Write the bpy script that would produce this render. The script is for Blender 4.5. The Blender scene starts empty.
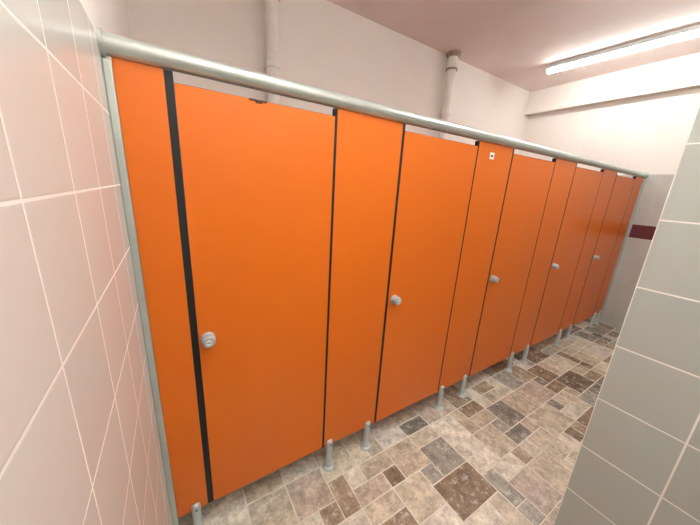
import bpy, bmesh, math, random
from mathutils import Vector, Matrix
random.seed(7)
scene = bpy.context.scene
try:
    scene.view_settings.view_transform = 'Standard'
except Exception as e:
    print(e)

def s2l(c):
    return tuple(((v/255)/12.92 if v/255 <= 0.04045 else ((v/255+0.055)/1.055)**2.4) for v in c)

# ------------------------------------------------------------------ constants
CH = 1.689          # camera height
D = 1.163           # stall front plane
XL, XR, YB, YF, ZC = -0.134, 5.10, 2.78, -1.30, 3.32
XP = 1.16           # near tiled wall
YP = 0.208
TT = 2.055          # top of tiling
TH = 0.013
ZB, ZT, ZD = 0.168, 2.012, 1.978

# ------------------------------------------------------------------ materials
def newmat(name):
    m = bpy.data.materials.new(name); m.use_nodes = True
    nt = m.node_tree
    return m, nt, nt.nodes['Principled BSDF']

def N(nt, t, **k):
    n = nt.nodes.new(t)
    for a, b in k.items(): setattr(n, a, b)
    return n

def M(nt, op, a, b=None, c=None):
    n = N(nt, 'ShaderNodeMath', operation=op)
    for i, v in enumerate((a, b, c)):
        if v is None: continue
        if isinstance(v, (int, float)): n.inputs[i].default_value = v
        else: nt.links.new(v, n.inputs[i])
    return n.outputs[0]

def mix(nt, f, a, b, blend='MIX'):
    n = N(nt, 'ShaderNodeMix', data_type='RGBA', blend_type=blend)
    for i, v in ((0, f), (6, a), (7, b)):
        if isinstance(v, (int, float)): n.inputs[i].default_value = v
        elif isinstance(v, tuple): n.inputs[i].default_value = (*v[:3], 1)
        else: nt.links.new(v, n.inputs[i])
    return n.outputs[2]

def noise(nt, scale, detail=4, rough=0.6, vec=None, lo=0.35, hi=0.65):
    n = N(nt, 'ShaderNodeTexNoise')
    n.inputs['Scale'].default_value = scale; n.inputs['Detail'].default_value = detail
    n.inputs['Roughness'].default_value = rough
    if vec is None:
        g = N(nt, 'ShaderNodeNewGeometry'); vec = g.outputs['Position']
    nt.links.new(vec, n.inputs['Vector'])
    r = N(nt, 'ShaderNodeMapRange'); r.inputs[1].default_value = lo; r.inputs[2].default_value = hi
    nt.links.new(n.outputs[0], r.inputs[0])
    return r.outputs[0]

def simple(name, rgb, rough=0.5, metal=0.0, var=0.08, scale=6, bump=0.0, spec=0.5):
    m, nt, b = newmat(name)
    c = s2l(rgb)
    f = noise(nt, scale)
    col = mix(nt, f, tuple(v*(1-var) for v in c), tuple(min(1, v*(1+var)) for v in c))
    nt.links.new(col, b.inputs['Base Color'])
    b.inputs['Roughness'].default_value = rough
    b.inputs['Metallic'].default_value = metal
    b.inputs['Specular IOR Level'].default_value = spec
    if bump:
        bn = N(nt, 'ShaderNodeBump'); bn.inputs['Strength'].default_value = bump; bn.inputs['Distance'].default_value = 0.004
        nt.links.new(noise(nt, scale*12), bn.inputs['Height']); nt.links.new(bn.outputs[0], b.inputs['Normal'])
    return m

def tile_mat(name, uaxis, uoff, voff, tile=(190, 191, 187), grout=(244, 243, 238), gw=0.0019, size=0.2):
    m, nt, b = newmat(name)
    g = N(nt, 'ShaderNodeNewGeometry'); s = N(nt, 'ShaderNodeSeparateXYZ')
    nt.links.new(g.outputs['Position'], s.inputs[0])
    def cell(o, off):
        t = M(nt, 'DIVIDE', M(nt, 'SUBTRACT', o, off), size)
        fl = M(nt, 'FLOOR', t)
        fr = M(nt, 'SUBTRACT', t, fl)
        d = M(nt, 'MINIMUM', fr, M(nt, 'SUBTRACT', 1.0, fr))
        return fl, M(nt, 'MULTIPLY', d, size)
    fu, du = cell(s.outputs[uaxis], uoff); fv, dv = cell(s.outputs['Z'], voff)
    d = M(nt, 'MINIMUM', du, dv)
    mr = N(nt, 'ShaderNodeMapRange', interpolation_type='SMOOTHSTEP')
    mr.inputs[1].default_value = gw*0.7; mr.inputs[2].default_value = gw*1.5
    nt.links.new(d, mr.inputs[0]); mask = mr.outputs[0]
    cb = N(nt, 'ShaderNodeCombineXYZ'); nt.links.new(fu, cb.inputs[0]); nt.links.new(fv, cb.inputs[1])
    wn = N(nt, 'ShaderNodeTexWhiteNoise', noise_dimensions='3D'); nt.links.new(cb.outputs[0], wn.inputs['Vector'])
    t = s2l(tile); tc = mix(nt, wn.outputs[0], tuple(v*0.96 for v in t), tuple(v*1.04 for v in t))
    n1 = noise(nt, 3.0)
    gc = mix(nt, n1, s2l(grout), s2l(tuple(int(v*k) for v, k in zip(grout, (0.96, 0.93, 0.9)))))
    nt.links.new(mix(nt, mask, gc, tc), b.inputs['Base Color'])
    nt.links.new(M(nt, 'ADD', M(nt, 'MULTIPLY', mask, -0.5), 0.75), b.inputs['Roughness'])
    b.inputs['Specular IOR Level'].default_value = 0.45
    mr2 = N(nt, 'ShaderNodeMapRange', interpolation_type='SMOOTHSTEP')
    mr2.inputs[1].default_value = gw*0.7; mr2.inputs[2].default_value = gw*3
    nt.links.new(d, mr2.inputs[0])
    bn = N(nt, 'ShaderNodeBump'); bn.inputs['Strength'].default_value = 0.22; bn.inputs['Distance'].default_value = 0.0012
    h = M(nt, 'ADD', mr2.outputs[0], M(nt, 'MULTIPLY', noise(nt, 9, 2), 0.25))
    nt.links.new(h, bn.inputs['Height']); nt.links.new(bn.outputs[0], b.inputs['Normal'])
    return m

def plaster(name, rgb, dirt, amt=0.3, stain=None):
    m, nt, b = newmat(name)
    f = noise(nt, 1.6, 6, 0.65, lo=0.4, hi=0.75)
    f2 = noise(nt, 14, 5, 0.7)
    c = mix(nt, M(nt, 'MULTIPLY', f, amt), s2l(rgb), s2l(dirt))
    c = mix(nt, M(nt, 'MULTIPLY', f2, 0.08), c, s2l(dirt))
    f3 = noise(nt, 5, 9, 0.8, lo=0.62, hi=0.74)
    c = mix(nt, M(nt, 'MULTIPLY', f3, 0.25), c, s2l(stain or (180, 156, 144)))
    nt.links.new(c, b.inputs['Base Color']); b.inputs['Roughness'].default_value = 0.75
    bn = N(nt, 'ShaderNodeBump'); bn.inputs['Strength'].default_value = 0.2; bn.inputs['Distance'].default_value = 0.003
    nt.links.new(noise(nt, 45, 5), bn.inputs['Height']); nt.links.new(bn.outputs[0], b.inputs['Normal'])
    return m

m_plaster = plaster('plaster_wall', (247, 238, 231), (234, 220, 210))
m_ceil = plaster('plaster_ceiling', (252, 234, 228), (242, 216, 208), 0.5)
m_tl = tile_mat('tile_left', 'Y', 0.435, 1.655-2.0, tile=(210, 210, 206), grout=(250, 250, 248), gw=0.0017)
m_tr = tile_mat('tile_right', 'Y', 0.008, 1.649-2.0, tile=(176, 178, 172))  # darker than the other tiles: this wall's weak light put into colour
m_tx = tile_mat('tile_x', 'X', 0.0, 1.649-2.0)
m_tf = tile_mat('tile_far', 'Y', 0.008, 1.649-2.0, tile=(196, 194, 188), grout=(206, 204, 198), gw=0.0014)
m_alu = simple('anodised_aluminium', (192, 200, 195), 0.28, 0.55, 0.05, 10)
m_leg = simple('grey_nylon', (190, 196, 194), 0.32, 0.15, 0.05, 10)
m_black = simple('black_rubber', (14, 13, 13), 0.6, 0, 0.2, 10)
m_knob = simple('knob_grey', (176, 184, 187), 0.28, 0.25, 0.04, 10)
m_knobd = simple('knob_dark', (70, 72, 74), 0.4, 0.1, 0.04, 10)
m_white = simple('white_enamel', (236, 236, 234), 0.4, 0, 0.03, 5)
m_pvc = simple('painted_pipe', (238, 232, 226), 0.5, 0, 0.06, 7, 0.2)
m_rust = simple('pipe_collar', (168, 140, 124), 0.6, 0, 0.3, 30, 0.3)
m_maroon = simple('maroon_tile', (104, 48, 58), 0.3, 0, 0.12, 20)
m_chip = simple('chipboard_core', (84, 44, 22), 0.8, 0, 0.3, 60)
m_lab = simple('paper_label', (236, 236, 232), 0.6, 0, 0.04, 60)
m_ink = simple('label_ink', (70, 80, 90), 0.6, 0, 0.04, 60)

# orange laminate
m_or, nt, b = newmat('orange_laminate')
f = noise(nt, 0.9, 2, lo=0.3, hi=0.7)
c = mix(nt, f, s2l((218, 107, 22)), s2l((223, 112, 26)))
nt.links.new(c, b.inputs['Base Color'])
b.inputs['Roughness'].default_value = 0.33
b.inputs['Specular IOR Level'].default_value = 0.42
m_edge = simple('laminate_edge', (60, 34, 22), 0.6, 0, 0.1, 20)

# floor stone
m_stone, nt, b = newmat('paver_tiles')
at = N(nt, 'ShaderNodeAttribute', attribute_name='Col')
base = at.outputs['Color']
off = N(nt, 'ShaderNodeVectorMath', operation='ADD')
g = N(nt, 'ShaderNodeNewGeometry'); nt.links.new(g.outputs['Position'], off.inputs[0])
sc = N(nt, 'ShaderNodeVectorMath', operation='SCALE'); sc.inputs['Scale'].default_value = 17
nt.links.new(base, sc.inputs[0]); nt.links.new(sc.outputs[0], off.inputs[1])
n1 = noise(nt, 13, 9, 0.78, off.outputs[0], 0.40, 0.62)
n2 = noise(nt, 30, 8, 0.8, off.outputs[0], 0.50, 0.64)
n4 = noise(nt, 22, 8, 0.75, off.outputs[0], 0.53, 0.63)
c = mix(nt, n1, mix(nt, 1.0, base, (0.70, 0.68, 0.65), 'MULTIPLY'), mix(nt, 1.0, base, (1.3, 1.3, 1.28), 'MULTIPLY'))
c = mix(nt, M(nt, 'MULTIPLY', n2, 0.5), c, s2l((98, 88, 78)))
c = mix(nt, M(nt, 'MULTIPLY', n4, 0.5), c, s2l((240, 236, 224)))
nt.links.new(c, b.inputs['Base Color'])
nt.links.new(M(nt, 'ADD', M(nt, 'MULTIPLY', n2, 0.25), 0.20), b.inputs['Roughness'])
bn = N(nt, 'ShaderNodeBump'); bn.inputs['Strength'].default_value = 0.35; bn.inputs['Distance'].default_value = 0.0015
nt.links.new(n1, bn.inputs['Height']); nt.links.new(bn.outputs[0], b.inputs['Normal'])
m_grout = simple('floor_grout', (222, 216, 202), 0.8, 0, 0.12, 12)

def emis(name, rgb, st):
    m, nt, b = newmat(name)
    b.inputs['Base Color'].default_value = (0.9, 0.9, 0.9, 1)
    b.inputs['Emission Color'].default_value = (*rgb, 1); b.inputs['Emission Strength'].default_value = st
    return m
m_em = emis('lamp_diffuser', (0.94, 1.0, 0.98), 80)
m_em2 = emis('lamp_diffuser_old', (0.94, 1.0, 0.98), 46)

# ------------------------------------------------------------------ mesh builder
class MB:
    def __init__(self):
        self.bm = bmesh.new(); self.mats = []
    def mi(self, m):
        if m not in self.mats: self.mats.append(m)
        return self.mats.index(m)
    def merge(self, tb, m, smooth=False):
        i = self.mi(m)
        for f in tb.faces: f.material_index = i; f.smooth = smooth
        me = bpy.data.meshes.new('t'); tb.to_mesh(me); tb.free()
        self.bm.from_mesh(me); bpy.data.meshes.remove(me)
    def box(self, x0, x1, y0, y1, z0, z1, m, bev=0.0, seg=2, rot=None):
        tb = bmesh.new()
        bmesh.ops.create_cube(tb, size=1)
        bmesh.ops.scale(tb, vec=(x1-x0, y1-y0, z1-z0), verts=tb.verts)
        if bev: bmesh.ops.bevel(tb, geom=list(tb.edges), offset=bev, segments=seg, affect='EDGES', profile=0.5)
        if rot: bmesh.ops.transform(tb, matrix=rot, verts=tb.verts)
        bmesh.ops.translate(tb, vec=((x0+x1)/2, (y0+y1)/2, (z0+z1)/2), verts=tb.verts)
        self.merge(tb, m)
    def lathe(self, prof, c, axis, m, seg=32):
        """prof: list of (radius, t); axis 'X','Y','Z','-Y'"""
        tb = bmesh.new(); rings = []
        for r, t in prof:
            ring = []
            for k in range(seg):
                a = 2*math.pi*k/seg; u, v = max(r, 1e-5)*math.cos(a), max(r, 1e-5)*math.sin(a)
                p = {'Z': (u, v, t), 'X': (t, u, v), '-Y': (u, -t, v), 'Y': (u, t, -v)}[axis]
                ring.append(tb.verts.new(Vector(p)+Vector(c)))
            rings.append(ring)
        for a, b2 in zip(rings, rings[1:]):
            for k in range(seg):
                tb.faces.new((a[k], a[(k+1) % seg], b2[(k+1) % seg], b2[k]))
        tb.faces.new(rings[0][::-1]); tb.faces.new(rings[-1])
        bmesh.ops.recalc_face_normals(tb, faces=tb.faces)
        i = self.mi(m)
        for f in tb.faces: f.material_index = i; f.smooth = len(f.verts) == 4
        for e in tb.edges:
            if len(e.link_faces) == 2 and e.link_faces[0].normal.angle(e.link_faces[1].normal, 0) > 0.7: e.smooth = False
        me = bpy.data.meshes.new('t'); tb.to_mesh(me); tb.free()
        self.bm.from_mesh(me); bpy.data.meshes.remove(me)
    def obj(self, name, parent=None):
        me = bpy.data.meshes.new(name); self.bm.to_mesh(me); self.bm.free()
        for m in self.mats: me.materials.append(m)
        o = bpy.data.objects.new(name, me); scene.collection.objects.link(o)
        if parent: o.parent = parent
        return o

# ------------------------------------------------------------------ room shell
W = 0.12
def wall(name, plas, tiles):
    mb = MB(); mb.box(*plas, m_plaster)
    for t in tiles: mb.box(*t[:6], t[6])
    return mb.obj(name)
wall('wall_left', (XL-W, XL-0.006, YF, YB, 0, ZC), [(XL-0.006, XL, YF, YB, 0, TT, m_tl)])
wall('wall_back', (XL-W, XR+W, YB, YB+W, 0, ZC), [(XL, XR, YB-0.006, YB, 0, TT, m_tx)])
mbx = MB()
mbx.box(XR+0.006, XR+W, YF, YB, 0, ZC, m_plaster)
mbx.box(XR, XR+0.006, YF, YB, 0, TT, m_tf)
mbx.obj('wall_right')
wall('wall_front', (XL-W, XR+W, YF-W, YF, 0, ZC), [(XL, XP, YF, YF+0.006, 0, TT, m_tx), (XP+0.15, XR, YF, YF+0.006, 0, TT, m_tx)])
wall('wall_divider', (XP+0.006, XP+0.144, YF+0.006, YP-0.006, 0, ZC),
     [(XP, XP+0.006, YF+0.006, YP, 0, TT, m_tr), (XP+0.144, XP+0.15, YF+0.006, YP, 0, TT, m_tr),
      (XP+0.006, XP+0.144, YP-0.006, YP, 0, TT, m_tx)])
mb = MB(); mb.box(XL-W, XR+W, YF-W, YB+W, ZC, ZC+0.1, m_ceil); mb.obj('ceiling')
mb = MB(); mb.box(XR-0.10, XR+0.006, YF, YB, ZC-0.31, ZC, m_plaster, 0.008); mb.box(XR-0.125, XR-0.10, YF, YB, ZC-0.345, ZC-0.30, m_plaster, 0.01); mb.obj('trim_1')
mb = MB(); mb.box(XR-0.004, XR, 0.35, 1.135, 1.26, 1.43, m_maroon, 0.0015); mb.obj('trim_2')

# floor: random ashlar pavers over grout bed
mb = MB()
mb.box(XL-W, XR+W, YF-W, YB+W, -0.1, -0.002, m_grout)
bm = mb.bm
cl = bm.loops.layers.float_color.new('Col')
si = mb.mi(m_stone)
CS = 0.108
nx = int((XR-XL)/CS)+1; ny = int((YB-YF)/CS)+1
occ = [[False]*ny for _ in range(nx)]
pal = [(218, 211, 195), (206, 196, 177), (194, 181, 161), (166, 148, 127), (144, 124, 105), (120, 107, 94), (166, 163, 154), (136, 132, 124), (224, 218, 206), (200, 184, 170)]
wts = [4, 3.5, 3, 3, 2.8, 2.2, 3, 2.2, 3.6, 2.4]
for i in range(nx):
    for j in range(ny):
        if occ[i][j]: continue
        for (w, h) in random.choices([[(2, 2)], [(2, 1), (1, 1)], [(1, 2), (1, 1)], [(1, 1)], [(3, 2), (2, 2)]], [5, 3, 3, 1.4, 1.0])[0]+[(1, 1)]:
            if i+w <= nx and j+h <= ny and not any(occ[i+a][j+c2] for a in range(w) for c2 in range(h)): break
        for a in range(w):
            for c2 in range(h): occ[i+a][j+c2] = True
        x0, x1 = XL+i*CS, min(XR, XL+(i+w)*CS); y0, y1 = YF+j*CS, min(YB, YF+(j+h)*CS)
        if x1-x0 < 0.02 or y1-y0 < 0.02: continue
        gp = 0.0038; bv = 0.002
        jt = [random.uniform(-0.0015, 0.0015) for _ in range(8)]
        cs = [(x0+gp+jt[0], y0+gp+jt[1]), (x1-gp+jt[2], y0+gp+jt[3]), (x1-gp+jt[4], y1-gp+jt[5]), (x0+gp+jt[6], y1-gp+jt[7])]
        cx, cy = (x0+x1)/2, (y0+y1)/2
        lo = [bm.verts.new((px, py, -0.002)) for px, py in cs]
        up = [bm.verts.new((px+(bv if px < cx else -bv), py+(bv if py < cy else -bv), 0.0)) for px, py in cs]
        k = random.choices(pal, wts)[0]; jv = random.uniform(0.9, 1.08)
        col = (*[v*jv for v in s2l(k)], 1)
        fs = [bm.faces.new(up)]+[bm.faces.new((lo[q], lo[(q+1) % 4], up[(q+1) % 4], up[q])) for q in range(4)]
        for f in fs:
            f.material_index = si
            for l in f.loops: l[cl] = col
mb.obj('floor')

# ------------------------------------------------------------------ stall fronts
Y0, Y1 = D, D+TH
starts = [0.013, 1.015, 2.032, 3.066, 4.105]
ends = [0.640, 1.652, 2.684, 3.735, 4.770]
pil = [(XL+0.022, starts[0])]+[(ends[i], starts[i+1]) for i in range(4)]+[(ends[4], XR-0.045)]
def leg(mb, x):
    yc = (Y0+Y1)/2-0.006
    mb.lathe([(0.001, 0), (0.037, 0), (0.037, 0.006), (0.033, 0.011), (0.023, 0.014), (0.0195, 0.02), (0.0195, 0.195), (0.0175, 0.202), (0.011, 0.207), (0.001, 0.208)], (x, yc, 0), 'Z', m_leg, 28)
    mb.lathe([(0.001, 0), (0.006, 0), (0.006, 0.003), (0.001, 0.004)], (x, yc-0.019, 0.185), '-Y', m_knobd, 12)
for n, (a, b2) in enumerate(pil):
    mb = MB()
    mb.box(a, b2, Y0, Y1, ZB, ZT, m_or, 0.0012)
    mb.box(a, b2, Y0+0.001, Y1-0.001, ZB-0.0012, ZB, m_edge)
    if n > 0: mb.box(a-0.012, a, Y0+0.001, Y1+0.014, ZB, ZT-0.002, m_black)
    if n < 5: mb.box(b2, b2+(0.025 if n == 0 else 0.017), Y0+0.001, Y1+0.014, ZB, ZT-0.002, m_black)
    if n == 0: leg(mb, a+0.075)
    elif n == 5: leg(mb, a+0.05); leg(mb, b2-0.05)
    else: leg(mb, a+0.036); leg(mb, b2-0.055)
    if n == 2:
        mb.box(a+0.125, a+0.170, Y0-0.001, Y0, 1.918, 1.958, m_lab)
        mb.box(a+0.135, a+0.160, Y0-0.0014, Y0-0.001, 1.930, 1.944, m_ink)
    mb.obj('partition_pilaster')
for n, (a, b2) in enumerate(zip(starts, ends)):
    lx = a+(0.026 if n == 0 else 0.018); rx = b2-0.013
    mb = MB()
    mb.box(lx, rx, Y0, Y1, ZB, ZD, m_or, 0.0012)
    mb.box(lx, rx, Y0+0.001, Y1-0.001, ZD, ZD+0.0012, m_edge)
    kx, kz = a+0.060, 1.055
    mb.lathe([(0.001, 0), (0.027, 0), (0.028, 0.002), (0.028, 0.008), (0.026, 0.011), (0.0245, 0.012), (0.0255, 0.03), (0.0245, 0.040), (0.021, 0.044), (0.001, 0.045)], (kx, Y0, kz), '-Y', m_knob, 40)
    mb.lathe([(0.001, 0), (0.0125, 0), (0.0125, 0.0006), (0.001, 0.0007)], (kx, Y0-0.045, kz), '-Y', m_white, 24)
    mb.box(kx-0.009, kx+0.009, Y0-0.0464, Y0-0.0455, kz-0.0016, kz+0.0016, m_knobd)
    mb.box(max(lx, kx-0.04), kx+0.03, Y1, Y1+0.022, kz-0.03, kz+0.03, m_knob, 0.004)
    for hz in (0.35, 1.1, 1.8):
        mb.lathe([(0.001, -0.04), (0.008, -0.04), (0.008, 0.04), (0.001, 0.04)], (rx-0.012, Y1+0.008, hz), 'Z', m_alu, 16)
    if n == 0:
        mb.box(0.270, 0.335, Y0-0.0006, Y0+0.004, ZD-0.006, ZD+0.0015, m_chip, 0.0006)
        mb.box(0.292, 0.318, Y0-0.0006, Y0+0.004, ZD-0.011, ZD-0.005, m_chip, 0.0006)
    mb.obj('toilet_door')

# head rail with end flanges
mb = MB()
R = 0.029; zc = ZT+R; yc = (Y0+Y1)/2-0.004
mb.lathe([(0.001, XL+0.001), (R+0.006, XL+0.001), (R+0.006, XL+0.010), (R, XL+0.012), (R, XR-0.012), (R+0.010, XR-0.010), (R+0.010, XR-0.001), (0.001, XR-0.001)], (0, yc, zc), 'X', m_alu, 40)
mb.obj('head_rail')
# wall channels
for xa, xb in ((XL, XL+0.022), (XR-0.045, XR-0.001)):
    mb = MB()
    mb.box(xa+0.0003, xb, Y0-0.014, Y0-0.001, 0.0, ZT-0.012, m_alu, 0.004, 3)
    mb.box(xa+0.0003, xb, Y1+0.001, Y1+0.014, 0.0, ZT-0.012, m_alu, 0.004, 3)
    mb.box(xa+0.0003, xb-0.006, Y0-0.006, Y1+0.006, 0.0, ZT-0.012, m_alu)
    mb.obj('wall_channel')
# inner dividing panels behind each pilaster
for n in range(1, 5):
    a, b2 = pil[n]; xm = (a+b2)/2
    mb = MB()
    mb.box(xm-0.0065, xm+0.0065, Y1+0.001, 2.60, ZB, ZT-0.03, m_or, 0.001)
    mb.box(xm-0.012, xm+0.012, Y1+0.0005, Y1+0.02, ZB, ZT-0.03, m_alu, 0.002)
    mb.lathe([(0.001, 0), (0.034, 0), (0.034, 0.006), (0.0195, 0.014), (0.0195, 0.2), (0.001, 0.205)], (xm, 2.5, 0), 'Z', m_leg, 20)
    mb.obj('cubicle_divider')

# ------------------------------------------------------------------ vent pipes
for px in (0.832, 3.043):
    mb = MB()
    r = 0.055
    mb.lathe([(r, 0.0), (r, 2.62), (r+0.009, 2.63), (r+0.009, 2.66), (r, 2.67), (r, ZC-0.16), (r+0.008, ZC-0.155), (r+0.008, ZC-0.10), (r, ZC-0.095), (r, ZC)], (px, 2.70, 0), 'Z', m_pvc, 32)
    mb.lathe([(r+0.002, ZC-0.05), (r+0.025, ZC-0.035), (r+0.03, ZC-0.004), (r+0.002, ZC)], (px, 2.70, 0), 'Z', m_rust, 32)
    mb.lathe([(r+0.002, 0), (r+0.012, 0), (r+0.012, 0.02), (r+0.002, 0.02)], (px, 2.70, ZC-0.19), 'Z', m_rust, 32)
    mb.obj('vent_pipe')

# ------------------------------------------------------------------ lamps
def lamp(x, yc, L, ang, em, pw, drop=0.0):
    mb = MB()
    h = L/2
    if drop:   # unseen lamps: two stems and roses added to spill light onto ceiling
        for s in (-1, 1):
            mb.lathe([(0.001, -drop), (0.006, -drop), (0.006, -0.02), (0.03, -0.015), (0.03, 0), (0.001, 0)], (0, s*h*0.7, 0), 'Z', m_white, 16)
    mb.box(-0.025, 0.025, -h, h, -0.040-drop, -drop, m_white, 0.006)
    mb.box(-pw, pw, -h, h, -0.050-drop, -0.040-drop, m_white, 0.003)
    mb.box(-0.032, 0.032, -h+0.03, h-0.03, -0.088-drop, -0.050-drop, em, 0.014, 3)
    for s in (-1, 1):
        mb.box(-0.037, 0.037, min(s*h, s*(h-0.03)), max(s*h, s*(h-0.03)), -0.093-drop, -0.038-drop, m_white, 0.006)
    o = mb.obj('ceiling_lamp'); o.location = (x, yc, ZC); o.rotation_euler = (0, 0, ang)
lamp(4.26, 1.44, 1.5, 0.06, m_em2, 0.052)
lamp(0.55, -0.1, 1.5, 0, m_em, 0.026, 0.22)
lamp(2.6, 0.30, 1.4, 0, m_em, 0.026, 0.22)  # third lamp, unseen, added to brighten the room

w = bpy.data.worlds.new('World'); scene.world = w; w.use_nodes = True
w.node_tree.nodes['Background'].inputs[0].default_value = (0.9, 0.85, 0.8, 1)
w.node_tree.nodes['Background'].inputs[1].default_value = 0.3

# ------------------------------------------------------------------ camera
cd = bpy.data.cameras.new('camera'); cam = bpy.data.objects.new('camera', cd); scene.collection.objects.link(cam)
F = Vector((0.5217, 0.8118, -0.2617)).normalized()
Rr = Vector((0.848, -0.5265, 0.0574)); Rr = (Rr-F*Rr.dot(F)).normalized()
U = Rr.cross(F)
mt = Matrix((Rr, U, -F)).transposed().to_4x4(); mt.translation = Vector((0, 0, CH))
cam.matrix_world = mt
cd.sensor_width = 36; cd.lens = 278/700*36; cd.clip_start = 0.02
scene.camera = cam
